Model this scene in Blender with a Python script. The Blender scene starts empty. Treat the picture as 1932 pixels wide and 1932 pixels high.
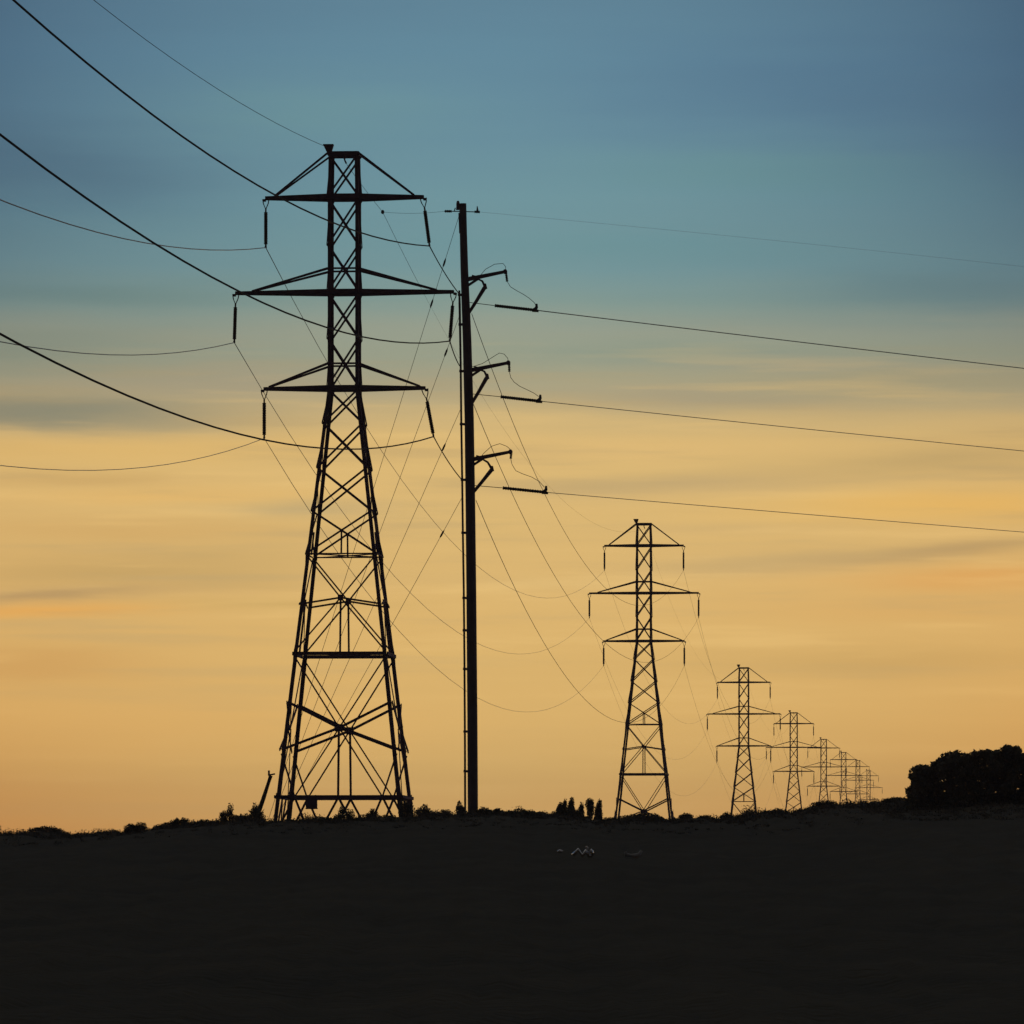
import bpy, math, random
from mathutils import Vector, Matrix
random.seed(11)
R = math.radians
scene = bpy.context.scene
COL = scene.collection

# ------------------------------------------------------------------ camera
ZC = 1.7                      # eye height
FOC = 6.0                     # focal length in frame widths (long telephoto)
CX, HY, FR = 966.0, 1686.0, 1932.0   # image centre column, horizon row, frame width (working units)
K = FOC * FR                  # working units per unit slope
D = 330.0                     # span between pylons; the nearest stands at D
cam_d = bpy.data.cameras.new('camera')
cam_d.sensor_width = 36.0
cam_d.lens = 36.0 * FOC
cam_d.shift_y = (HY - FR / 2) / FR
cam_d.clip_start = 0.5
cam_d.clip_end = 20000
cam = bpy.data.objects.new('camera', cam_d)
cam.location = (0, 0, ZC)
cam.rotation_euler = (R(90), 0, 0)
COL.objects.link(cam)
scene.camera = cam
scene.render.resolution_x = scene.render.resolution_y = 1024

def at(x, y, Y):
    return Vector(((x - CX) / K * Y, Y, ZC + (HY - y) / K * Y))

# ------------------------------------------------------------------ world: dusk sky
def lin(c):
    out = []
    for v in c:
        v = v / 255.0
        out.append(v / 12.92 if v <= 0.04045 else ((v + 0.055) / 1.055) ** 2.4)
    return (out[0], out[1], out[2], 1.0)

world = bpy.data.worlds.new('World')
scene.world = world
world.use_nodes = True
nt = world.node_tree
nt.nodes.clear()

class E:
    """a value in the world's node tree"""
    def __init__(s, v): s.v = v
    def _op(s, o, op, rev=False):
        n = nt.nodes.new('ShaderNodeMath'); n.operation = op
        a, b = (o, s) if rev else (s, o)
        for i, q in enumerate((a, b)):
            if isinstance(q, E): nt.links.new(q.v, n.inputs[i])
            elif q is not None: n.inputs[i].default_value = q
        return E(n.outputs[0])
    def __add__(s, o): return s._op(o, 'ADD')
    def __radd__(s, o): return s._op(o, 'ADD')
    def __sub__(s, o): return s._op(o, 'SUBTRACT')
    def __rsub__(s, o): return s._op(o, 'SUBTRACT', True)
    def __mul__(s, o): return s._op(o, 'MULTIPLY')
    def __rmul__(s, o): return s._op(o, 'MULTIPLY')
    def __truediv__(s, o): return s._op(o, 'DIVIDE')
    def f(s, op, o=None): return s._op(o, op)

def smooth(e, a, b, lo=0.0, hi=1.0):
    n = nt.nodes.new('ShaderNodeMapRange'); n.interpolation_type = 'SMOOTHSTEP'
    nt.links.new(e.v, n.inputs['Value'])
    n.inputs['From Min'].default_value = a; n.inputs['From Max'].default_value = b
    n.inputs['To Min'].default_value = lo; n.inputs['To Max'].default_value = hi
    return E(n.outputs['Result'])

def noise(u, v, w, scale, detail, seed):
    c = nt.nodes.new('ShaderNodeCombineXYZ')
    nt.links.new((u * (1.0 / w)).v, c.inputs[0]); nt.links.new((v * (1.0 / scale)).v, c.inputs[1])
    c.inputs[2].default_value = seed
    n = nt.nodes.new('ShaderNodeTexNoise')
    n.inputs['Scale'].default_value = 1.0; n.inputs['Detail'].default_value = detail
    n.inputs['Roughness'].default_value = 0.55
    nt.links.new(c.outputs[0], n.inputs['Vector'])
    return E(n.outputs[0]) - 0.5

def mixc(fac, a, b, blend='MIX'):
    n = nt.nodes.new('ShaderNodeMix'); n.data_type = 'RGBA'; n.blend_type = blend
    if isinstance(fac, E): nt.links.new(fac.v, n.inputs[0])
    else: n.inputs[0].default_value = fac
    for q, i in ((a, 6), (b, 7)):
        if isinstance(q, tuple): n.inputs[i].default_value = q
        else: nt.links.new(q, n.inputs[i])
    return n.outputs[2]

tc = nt.nodes.new('ShaderNodeTexCoord')
sx = nt.nodes.new('ShaderNodeSeparateXYZ')
nt.links.new(tc.outputs['Generated'], sx.inputs[0])
dx, dy, dz = (E(sx.outputs[i]) for i in range(3))
az = dx.f('ARCTAN2', dy)                     # azimuth from the afterglow
el = dz.f('ARCSINE')                         # elevation
U = az * K + CX                              # both in the same small angular unit
V = HY - el * K
wob = noise(U, V, 900.0, 150.0, 4.0, 3.1)
fine = noise(U, V, 420.0, 30.0, 5.0, 7.7)
Vw = V + wob * 90.0 + fine * 26.0
t = (HY + 40 - Vw) / 1900.0
ramp = nt.nodes.new('ShaderNodeValToRGB')
nt.links.new(t.v, ramp.inputs[0])
STOPS = [(1700, (196, 140, 80)), (1600, (202, 154, 90)), (1540, (206, 162, 97)), (1450, (210, 170, 103)),
         (1350, (214, 174, 106)), (1220, (213, 174, 107)), (1100, (216, 178, 112)), (1000, (216, 180, 115)),
         (910, (220, 184, 118)), (840, (219, 184, 119)), (790, (205, 178, 124)), (740, (176, 166, 132)),
         (690, (155, 160, 138)), (630, (152, 160, 143)), (570, (132, 155, 148)), (500, (117, 151, 155)),
         (390, (111, 149, 158)), (260, (104, 142, 158)), (120, (99, 138, 157)), (-20, (94, 130, 150)), (-170, (84, 116, 140))]
el_ = ramp.color_ramp.elements
while len(el_) < len(STOPS): el_.new(0.5)
for e_, (v_, c_) in zip(el_, STOPS):
    e_.position = (HY + 40 - v_) / 1900.0
for e_, (v_, c_) in zip(el_, STOPS):
    e_.color = lin(c_)
ramp.color_ramp.interpolation = 'EASE' if False else 'LINEAR'
sky = ramp.outputs[0]
# the unseen higher sky turns warm grey, kept bright to lift the ground
sky = mixc(smooth(el, 0.14, 0.9), sky, lin((128, 121, 104)))
# cloud streaks: azimuth, elevation, half widths, tilt, colour, strength
BANDS = [
    (90, 785, 330, 30, 0.02, (138, 139, 120), .80), (420, 725, 330, 36, 0.01, (166, 156, 130), .60),
    (250, 850, 420, 26, -0.02, (224, 184, 112), .65), (60, 660, 300, 40, 0.0, (135, 146, 130), .45),
    (180, 908, 220, 13, 0.0, (205, 168, 106), .6), (330, 937, 260, 13, -0.02, (228, 184, 110), .6),
    (570, 960, 130, 13, 0.0, (190, 166, 118), .7), (240, 1000, 300, 22, 0.02, (208, 167, 102), .5),
    (260, 1078, 330, 36, -0.02, (194, 161, 102), .75), (80, 1128, 220, 13, -0.05, (178, 148, 102), .75),
    (70, 1155, 200, 11, -0.03, (224, 170, 92), .85), (520, 1140, 200, 10, 0.0, (200, 165, 100), .6),
    (60, 1255, 200, 30, 0.0, (200, 154, 90), .5), (420, 1370, 400, 60, 0, (220, 174, 102), .4),
    (1290, 917, 280, 20, -0.03, (199, 170, 118), .75), (1750, 872, 300, 26, -0.03, (194, 165, 110), .7),
    (1800, 955, 300, 24, -0.02, (230, 184, 103), .8), (1730, 1045, 330, 15, -0.07, (186, 156, 106), .85),
    (1440, 1062, 230, 20, -0.05, (198, 168, 114), .6), (1850, 1092, 240, 24, -0.02, (219, 167, 96), .8),
    (1700, 1150, 260, 22, 0.0, (214, 170, 102), .5), (1650, 1250, 320, 26, -0.02, (196, 160, 98), .5),
    (1360, 1000, 190, 10, -0.02, (205, 172, 114), .5), (1340, 752, 240, 20, 0.01, (168, 156, 128), .6),
    (1700, 730, 300, 26, -0.02, (168, 158, 124), .55), (1500, 690, 260, 18, 0.02, (160, 156, 134), .5),
    (1260, 668, 260, 16, 0.02, (136, 151, 136), .5), (1150, 850, 260, 20, -0.01, (226, 188, 122), .5),
    (1250, 612, 320, 16, 0.01, (146, 157, 143), .4), (1800, 560, 260, 40, 0.0, (104, 134, 138), .5),
    (560, 230, 260, 60, 0.0, (112, 152, 156), .5), (150, 330, 260, 60, 0.1, (88, 120, 138), .5),
    (1180, 470, 420, 26, 0.03, (104, 146, 152), .4), (1500, 170, 420, 90, 0.05, (88, 122, 148), .45),
    (1480, 330, 300, 40, 0.03, (108, 150, 152), .45), (200, 560, 300, 24, 0.02, (110, 138, 134), .45),
    (700, 1240, 260, 22, 0.0, (216, 178, 110), .4), (980, 1100, 260, 14, 0.03, (206, 172, 112), .45),
    (1080, 1280, 300, 30, 0.0, (210, 172, 106), .35)]
wu = noise(U, V, 500.0, 60.0, 3.0, 21.3)
wv = noise(U, V, 380.0, 46.0, 4.0, 33.9)
for (u0, v0, su, sv, tilt, c, k) in BANDS:
    du = (U + wu * 220.0 - u0)
    q = ((V + wv * (sv * 1.6 + 10.0) - v0) - du * tilt) / sv
    pu = du / su
    g = ((pu * pu + q * q) * -0.8).f('EXPONENT') * (k * 1.12)
    g = g.f('MINIMUM', 0.92)
    sky = mixc(g, sky, lin(c))
# fine wisps: pale yellow and dull grey-tan threads, strongest in the middle of the glow
wisp = noise(U + V * 2.0, V, 560.0, 34.0, 6.0, 51.7)
wisp2 = noise(U - V * 1.5, V, 900.0, 58.0, 5.0, 64.1)
belt = smooth(V, 560.0, 820.0) * smooth(V, 1120.0, 1420.0, 1.0, 0.25)
up_ = smooth(wisp * 0.6 + wisp2, 0.03, 0.24) * belt * 0.38
dn_ = smooth(wisp * -0.6 - wisp2, 0.02, 0.24) * belt * 0.36
sky = mixc(up_, sky, lin((229, 192, 124)))
sky = mixc(dn_, sky, lin((190, 164, 116)))
thin = 1.0 + (wisp * 0.06 + wisp2 * 0.14) * (0.35 + belt * 0.65)
tv = nt.nodes.new('ShaderNodeCombineXYZ')
for i in range(3): nt.links.new(thin.v, tv.inputs[i])
sky = mixc(1.0, sky, tv.outputs[0], 'MULTIPLY')
# sideways fade from the sun's azimuth plus painted lens vignetting, more so high up
sd = (U - 925.0) / 1000.0
sd = (sd * sd).f('MINIMUM', 1.1)
amt = smooth(V, 300.0, 900.0, 0.46, 0.06) + smooth(V, 1200.0, 1650.0, 0.0, 0.16)
fall = 1.0 - sd * amt
tint = nt.nodes.new('ShaderNodeCombineXYZ')
lowq = smooth(V, 500.0, 1300.0)
for i, p in enumerate((0.95 - lowq * 0.65, 0.92 + lowq * 0.28, 0.70 + lowq * 1.5)):
    nt.links.new(fall.f('POWER', p).v, tint.inputs[i])
sky = mixc(1.0, sky, tint.outputs[0], 'MULTIPLY')
# long low paths through the haze are dimmed, so the sky beyond is stronger there
lift = smooth(V, 600.0, 1600.0, 1.05, 1.38)
lv = nt.nodes.new('ShaderNodeCombineXYZ')
for i, p in enumerate((1.03, 1.0, 0.84)): nt.links.new(lift.f('POWER', p).v, lv.inputs[i])
sky = mixc(1.0, sky, lv.outputs[0], 'MULTIPLY')
# the eastern sky behind the viewer is already dark
east = smooth(dy, -0.7, 0.6, 0.10, 1.0)
ev = nt.nodes.new('ShaderNodeCombineXYZ')
for i in range(3): nt.links.new(east.v, ev.inputs[i])
sky = mixc(1.0, sky, ev.outputs[0], 'MULTIPLY')
bg = nt.nodes.new('ShaderNodeBackground')
bg.inputs['Strength'].default_value = 1.0
nt.links.new(sky, bg.inputs['Color'])
wo = nt.nodes.new('ShaderNodeOutputWorld')
nt.links.new(bg.outputs[0], wo.inputs['Surface'])

# ------------------------------------------------------------------ sun: almost set behind the ridge
sun_d = bpy.data.lights.new('sun', 'SUN')
sun_d.energy = 0.25; sun_d.angle = R(0.5); sun_d.color = (1.0, 0.62, 0.34)
sun = bpy.data.objects.new('sun', sun_d)
sun.rotation_euler = (R(-(90 - 0.8)), 0, R(-1.0))     # shines from +Y, just over the horizon
COL.objects.link(sun)
vs = scene.view_settings
scene.display_settings.display_device = 'sRGB'
vs.view_transform = 'Standard'; vs.look = 'None'; vs.exposure = 0.0; vs.gamma = 1.0

# ------------------------------------------------------------------ helpers
def mat(name, c, rough=0.8, metal=0.0, nscale=None, namt=0.3, spec=0.25):
    m = bpy.data.materials.new(name); m.use_nodes = True
    n = m.node_tree; b = n.nodes['Principled BSDF']
    b.inputs['Roughness'].default_value = rough; b.inputs['Metallic'].default_value = metal
    b.inputs['Specular IOR Level'].default_value = spec
    b.inputs['Base Color'].default_value = (*c, 1)
    if nscale:
        tcn = n.nodes.new('ShaderNodeTexCoord')
        no = n.nodes.new('ShaderNodeTexNoise'); no.inputs['Scale'].default_value = nscale; no.inputs['Detail'].default_value = 5
        n.links.new(tcn.outputs['Object'], no.inputs['Vector'])
        r = n.nodes.new('ShaderNodeValToRGB')
        r.color_ramp.elements[0].position = .3; r.color_ramp.elements[1].position = .7
        r.color_ramp.elements[0].color = (*[v * (1 - namt) for v in c], 1)
        r.color_ramp.elements[1].color = (*[v * (1 + namt) for v in c], 1)
        n.links.new(no.outputs[0], r.inputs[0]); n.links.new(r.outputs[0], b.inputs['Base Color'])
    return m

M_STEEL = mat('weathered steel', (.125, .082, .150), .75, 0.0, 1.5, .35)
M_BRACE = mat('weathered bracing steel', (.15, .085, .16), .75, 0.0, 1.5, .35)
M_POLE = mat('weathering steel pole', (.10, .085, .125), .7, 0.0, .8, .3)
M_PIPE = mat('grey conduit', (.07, .06, .065), .6, 0.0, 2, .3)
M_INS = mat('dark glazed porcelain', (.030, .024, .026), .35, 0.0, 6, .2)
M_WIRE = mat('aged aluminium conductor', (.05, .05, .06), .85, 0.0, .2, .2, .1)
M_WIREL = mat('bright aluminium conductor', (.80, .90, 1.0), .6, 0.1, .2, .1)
M_GUY = mat('galvanized guy strand', (.10, .09, .09), .6, 0.0, .5, .2)
M_WOOD = mat('old dark timber', (.05, .04, .034), .9, 0.0, 4, .4)
M_BARK = mat('bark', (.05, .038, .03), .9, 0.0, 6, .4)
M_LEAF = mat('dark evergreen leaves', (.115, .118, .088), .75, 0.0, 1.3, .45)
M_LEAF2 = mat('dry scrub leaves', (.118, .108, .088), .8, 0.0, 1.7, .45)
M_GRASS = mat('dry grass', (.10, .092, .062), .9, 0.0, .6, .4)
M_PALE = mat('bright bare metal pipe', (.88, .87, .92), .16, 1.0, 9, .05)
M_DULL = mat('dull grey weathered wood', (.55, .53, .54), .6, 0.0, 5, .25)
M_GROUND = bpy.data.materials.new('dark scrubland soil'); M_GROUND.use_nodes = True
g = M_GROUND.node_tree; gb = g.nodes['Principled BSDF']
gb.inputs['Roughness'].default_value = .95; gb.inputs['Specular IOR Level'].default_value = .1
gt = g.nodes.new('ShaderNodeTexCoord')
gn = g.nodes.new('ShaderNodeTexNoise'); gn.inputs['Scale'].default_value = .22; gn.inputs['Detail'].default_value = 9
g.links.new(gt.outputs['Object'], gn.inputs['Vector'])
gr = g.nodes.new('ShaderNodeValToRGB')
gr.color_ramp.elements[0].position = .34; gr.color_ramp.elements[0].color = (.066, .056, .036, 1)
gr.color_ramp.elements[1].position = .68; gr.color_ramp.elements[1].color = (.090, .074, .046, 1)
g.links.new(gn.outputs[0], gr.inputs[0]); g.links.new(gr.outputs[0], gb.inputs['Base Color'])
gn2 = g.nodes.new('ShaderNodeTexNoise'); gn2.inputs['Scale'].default_value = 2.2; gn2.inputs['Detail'].default_value = 8
g.links.new(gt.outputs['Object'], gn2.inputs['Vector'])
gbm = g.nodes.new('ShaderNodeBump'); gbm.inputs['Strength'].default_value = .6; gbm.inputs['Distance'].default_value = .25
g.links.new(gn2.outputs[0], gbm.inputs['Height']); g.links.new(gbm.outputs[0], gb.inputs['Normal'])

def frame_of(d):
    d = d.normalized()
    up = Vector((0, 0, 1)) if abs(d.z) < .95 else Vector((0, 1, 0))
    a = d.cross(up).normalized(); b = a.cross(d).normalized()
    return a, b

class MB:
    def __init__(s): s.v = []; s.f = []
    def prism(s, p, q, poly0, poly1=None, axes=None):
        p, q = Vector(p), Vector(q)
        a, b = axes or frame_of(q - p)
        poly1 = poly1 or poly0
        i = len(s.v); n = len(poly0)
        for (x, y) in poly0: s.v.append(p + a * x + b * y)
        for (x, y) in poly1: s.v.append(q + a * x + b * y)
        for k in range(n):
            s.f.append((i + k, i + (k + 1) % n, i + n + (k + 1) % n, i + n + k))
        s.f.append(tuple(i + k for k in range(n - 1, -1, -1)))
        s.f.append(tuple(i + n + k for k in range(n)))
    def bar(s, p, q, w, h=None, w1=None, h1=None, axes=None):
        h = h or w; w1 = w1 or w; h1 = h1 or (h if w1 == w else w1)
        s.prism(p, q, [(-w/2, -h/2), (w/2, -h/2), (w/2, h/2), (-w/2, h/2)],
                [(-w1/2, -h1/2), (w1/2, -h1/2), (w1/2, h1/2), (-w1/2, h1/2)], axes)
    def angle(s, p, q, w, th, a, b):
        """steel angle: legs of the L along unit vectors a and b"""
        s.prism(p, q, [(0, 0), (w, 0), (w, th), (th, th), (th, w), (0, w)], None, (Vector(a), Vector(b)))
    def tube(s, pts, r, n=8, cap=True):
        pts = [Vector(p) for p in pts]; N = len(pts)
        i0 = len(s.v)
        for k, p in enumerate(pts):
            d = (pts[min(k+1, N-1)] - pts[max(k-1, 0)])
            a, b = frame_of(d)
            rr = r[k] if isinstance(r, (list, tuple)) else r
            for j in range(n):
                an = 2 * math.pi * j / n
                s.v.append(p + a * (rr * math.cos(an)) + b * (rr * math.sin(an)))
        for k in range(N - 1):
            for j in range(n):
                s.f.append((i0 + k*n + j, i0 + k*n + (j+1) % n, i0 + (k+1)*n + (j+1) % n, i0 + (k+1)*n + j))
        if cap:
            s.f.append(tuple(i0 + j for j in range(n - 1, -1, -1)))
            s.f.append(tuple(i0 + (N-1)*n + j for j in range(n)))
    def sheds(s, p, q, r, rc, count, n=10):
        """insulator string from p to q: core with discs"""
        p, q = Vector(p), Vector(q); pts = []; rs = []
        for k in range(count):
            for (fr, rr) in ((.08, rc), (.3, r), (.62, r * .9), (.78, rc)):
                pts.append(p.lerp(q, (k + fr) / count)); rs.append(rr)
        a, b = frame_of(q - p); i0 = len(s.v); N = len(pts)
        for pt, rr in zip(pts, rs):
            for j in range(n):
                an = 2 * math.pi * j / n
                s.v.append(pt + a * (rr * math.cos(an)) + b * (rr * math.sin(an)))
        for k in range(N - 1):
            for j in range(n):
                s.f.append((i0 + k*n + j, i0 + k*n + (j+1) % n, i0 + (k+1)*n + (j+1) % n, i0 + (k+1)*n + j))
        s.f.append(tuple(i0 + j for j in range(n - 1, -1, -1)))
        s.f.append(tuple(i0 + (N-1)*n + j for j in range(n)))
    def blob(s, c, rx, ry, rz, n=8, m=6):
        c = Vector(c); i0 = len(s.v)
        for k in range(1, m):
            th = math.pi * k / m
            for j in range(n):
                ph = 2 * math.pi * j / n
                s.v.append(c + Vector((rx*math.sin(th)*math.cos(ph), ry*math.sin(th)*math.sin(ph), rz*math.cos(th))))
        t_ = len(s.v); s.v.append(c + Vector((0, 0, rz))); s.v.append(c - Vector((0, 0, rz)))
        for k in range(m - 2):
            for j in range(n):
                s.f.append((i0+k*n+j, i0+k*n+(j+1) % n, i0+(k+1)*n+(j+1) % n, i0+(k+1)*n+j))
        for j in range(n):
            s.f.append((t_, i0+(j+1) % n, i0+j))
            s.f.append((t_+1, i0+(m-2)*n+j, i0+(m-2)*n+(j+1) % n))
    def build(s, name, m, parent=None, smooth=False, origin=None):
        me = bpy.data.meshes.new(name)
        o0 = Vector(origin) if origin else Vector((0, 0, 0))
        me.from_pydata([tuple(v - o0) for v in s.v], [], s.f); me.update()
        me.materials.append(m)
        if smooth: me.polygons.foreach_set('use_smooth', [True] * len(me.polygons))
        o = bpy.data.objects.new(name, me); COL.objects.link(o)
        if parent: o.parent = parent
        if origin: o.location = o0
        return o

def tag(o, label=None, cat=None, group=None, kind=None):
    if label: o['label'] = label
    if cat: o['category'] = cat
    if group: o['group'] = group
    if kind: o['kind'] = kind
    return o
def empty(name, loc, rz=0):
    o = bpy.data.objects.new(name, None); COL.objects.link(o)
    o.location = loc; o.rotation_euler = (0, 0, rz); o.empty_display_size = .5
    return o
def kids(o): return [c for c in bpy.data.objects if c.parent == o]
def copy_tree(o, parent=None, skip=()):
    c = o.copy(); COL.objects.link(c)
    if parent: c.parent = parent
    for ch in kids(o):
        if ch.name.split('.')[0] not in skip: copy_tree(ch, c, skip)
    return c

# ------------------------------------------------------------------ terrain
S1 = K / D                                  # working units per metre at the nearest pylon (35.13)
FOOT = 1590.0                               # row of the nearest pylon's (hidden) feet
XV, AX, BY = 1780.0, -1130.0, 1134.0        # vanishing column of the line; offsets at span 1
MIDROW = {1: 552.0, 2: 1119.0, 3: 1347.0, 4: 1410.0, 5: 1447.0, 6: 1463.0, 7: 1472.0, 8: 1486.0}
def pylon_pos(n):
    x = XV + AX / n; Y = n * D
    zmid = (HY - MIDROW.get(n, 1490)) / K * Y
    zfoot = zmid - (FOOT - 552.0) / S1
    return Vector(((x - CX) / K * Y, Y, ZC + zfoot))
YAW = -math.atan2((XV - CX) / K * D, D)

CREST = [(-400, 1590), (0, 1574), (90, 1571), (160, 1575), (240, 1572), (330, 1563), (400, 1554), (480, 1549), (560, 1549),
         (640, 1548), (800, 1540), (900, 1534), (1000, 1537), (1140, 1546), (1200, 1546), (1300, 1547), (1360, 1545), (1410, 1537),
         (1480, 1532), (1540, 1523), (1600, 1517), (1650, 1517), (1710, 1512), (1800, 1505), (1932, 1500), (2300, 1490)]
YC = 318.0
def lerp_tab(tab, x):
    if x <= tab[0][0]: return tab[0][1]
    for (a, b), (c, d) in zip(tab, tab[1:]):
        if x <= c:
            q = (x - a) / (c - a); q = q * q * (3 - 2 * q) * .5 + q * .5
            return b + (d - b) * q
    return tab[-1][1]
PH = [random.uniform(0, 6.28) for _ in range(12)]
def rough(x, y):
    return (.045 * math.sin(x * 1.9 + PH[0] + .4 * math.sin(y * .7)) + .035 * math.sin(x * 3.7 + y * .9 + PH[1])
            + .03 * math.sin(x * 6.1 - y * 1.3 + PH[2]) + .05 * math.sin(x * .73 + y * .31 + PH[3]) + .02 * math.sin(x * 9.7 + PH[4]))
def hplain(y):
    n = max(1.0, min(8.0, y / D)); a = int(min(7, math.floor(n))); q = n - a
    za, zb = pylon_pos(a).z, pylon_pos(a + 1).z
    return za + (zb - za) * (q * q * (3 - 2 * q))
def ground(x, y):
    row = lerp_tab(CREST, CX + K * x / YC)
    hc = ZC + (HY - row) / K * YC
    if y <= YC:
        tt = max(0.0, (y - 35) / (YC - 35))
        z = hc * tt ** 1.25
    else:
        hp = hplain(y) - .05
        q = min(1.0, (y - YC) / 11.0); q = q * q * (3 - 2 * q)
        z = hc + (hp - hc) * q
    damp = 1.0 if 60 < y < 420 else .4
    return z + rough(x, y) * damp

def axis_pts(spec):
    out = []
    for a, b, st in spec:
        n = max(1, round((b - a) / st))
        out += [a + (b - a) * k / n for k in range(n)]
    return out
xs = axis_pts([(-4000, -600, 400), (-600, -120, 30), (-120, -36, 4), (-36, 36, .26), (36, 120, 4), (120, 600, 30), (600, 4000, 400)]) + [4000]
ys = axis_pts([(-400, 0, 50), (0, 60, 10), (60, 250, 4), (250, 306, 1.4), (306, 342, .6), (342, 420, 3), (420, 1000, 25), (1000, 2700, 70), (2700, 4000, 300)]) + [4000]
gv = [(x, y, ground(x, y)) for y in ys for x in xs]
nx = len(xs)
gf = [(j*nx+i, j*nx+i+1, (j+1)*nx+i+1, (j+1)*nx+i) for j in range(len(ys)-1) for i in range(nx-1)]
me = bpy.data.meshes.new('ground'); me.from_pydata(gv, [], gf); me.update()
me.polygons.foreach_set('use_smooth', [True] * len(me.polygons)); me.materials.append(M_GROUND)
go = bpy.data.objects.new('ground', me); COL.objects.link(go); tag(go, kind='structure')

# ------------------------------------------------------------------ haze
HAZE = True
if HAZE:
    mh = bpy.data.materials.new('evening haze'); mh.use_nodes = True
    hn = mh.node_tree; hn.nodes.clear()
    ho = hn.nodes.new('ShaderNodeOutputMaterial'); hv = hn.nodes.new('ShaderNodeVolumePrincipled')
    hv.inputs['Color'].default_value = (.80, .74, .82, 1); hv.inputs['Density'].default_value = .00012
    hv.inputs['Anisotropy'].default_value = .35
    hn.links.new(hv.outputs[0], ho.inputs['Volume'])
    X_, Y0_, Y1_, Z0_, Z1_ = 4200.0, -450.0, 4200.0, -12.0, 78.0
    v_ = [(x, y, z) for z in (Z0_, Z1_) for (x, y) in ((-X_, Y0_), (X_, Y0_), (X_, Y1_), (-X_, Y1_))]
    hm = bpy.data.meshes.new('haze')
    hm.from_pydata(v_, [], [(3, 2, 1, 0), (4, 5, 6, 7), (0, 1, 5, 4), (1, 2, 6, 5), (2, 3, 7, 6), (3, 0, 4, 7)]); hm.update()
    hm.materials.append(mh)
    hob = bpy.data.objects.new('haze', hm); COL.objects.link(hob); hob['kind'] = 'stuff'

# ------------------------------------------------------------------ lattice pylon
def zr(row): return (FOOT - row) / S1        # height over the feet of a row measured on the nearest pylon
def hw(row):
    if row <= 733: return (29.0 - max(0.0, (373 - row)) * .02) / S1
    return (29.5 + .1140 * (row - 733)) / S1
SGN = [(-1, -1), (1, -1), (1, 1), (-1, 1)]   # the four corners, front pair first
def corner(k, row):
    sx_, sy_ = SGN[k]; h = hw(row); return Vector((sx_ * h, sy_ * h, zr(row)))
FACES = [(0, 1, Vector((0, -1, 0))), (1, 2, Vector((1, 0, 0))), (2, 3, Vector((0, 1, 0))), (3, 0, Vector((-1, 0, 0)))]
def off(p, nrm, d): return p + nrm * d

def make_insulator(parent, tip, ln=2.55):
    """suspension string hanging from an arm tip; origin at the tip"""
    m = MB(); tip = Vector(tip)
    for s in (-1, 1):
        m.tube([tip + Vector((s * .17, 0, .05)), tip + Vector((s * .13, 0, -.18)), tip + Vector((0, 0, -.50))], .028, 6)
    m.tube([tip + Vector((0, 0, -.48)), tip + Vector((0, 0, -.66))], .045, 6)
    m.sheds(tip + Vector((0, 0, -.64)), tip + Vector((0, 0, -ln + .16)), .108, .085, 19)
    m.tube([tip + Vector((0, 0, -ln + .17)), tip + Vector((0, 0, -ln))], .05, 6)
    m.tube([tip + Vector((0, -.22, -ln + .04)), tip + Vector((0, 0, -ln)), tip + Vector((0, .22, -ln + .04))], .045, 6)
    return m.build('insulator', M_INS, parent, origin=tip)

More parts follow.
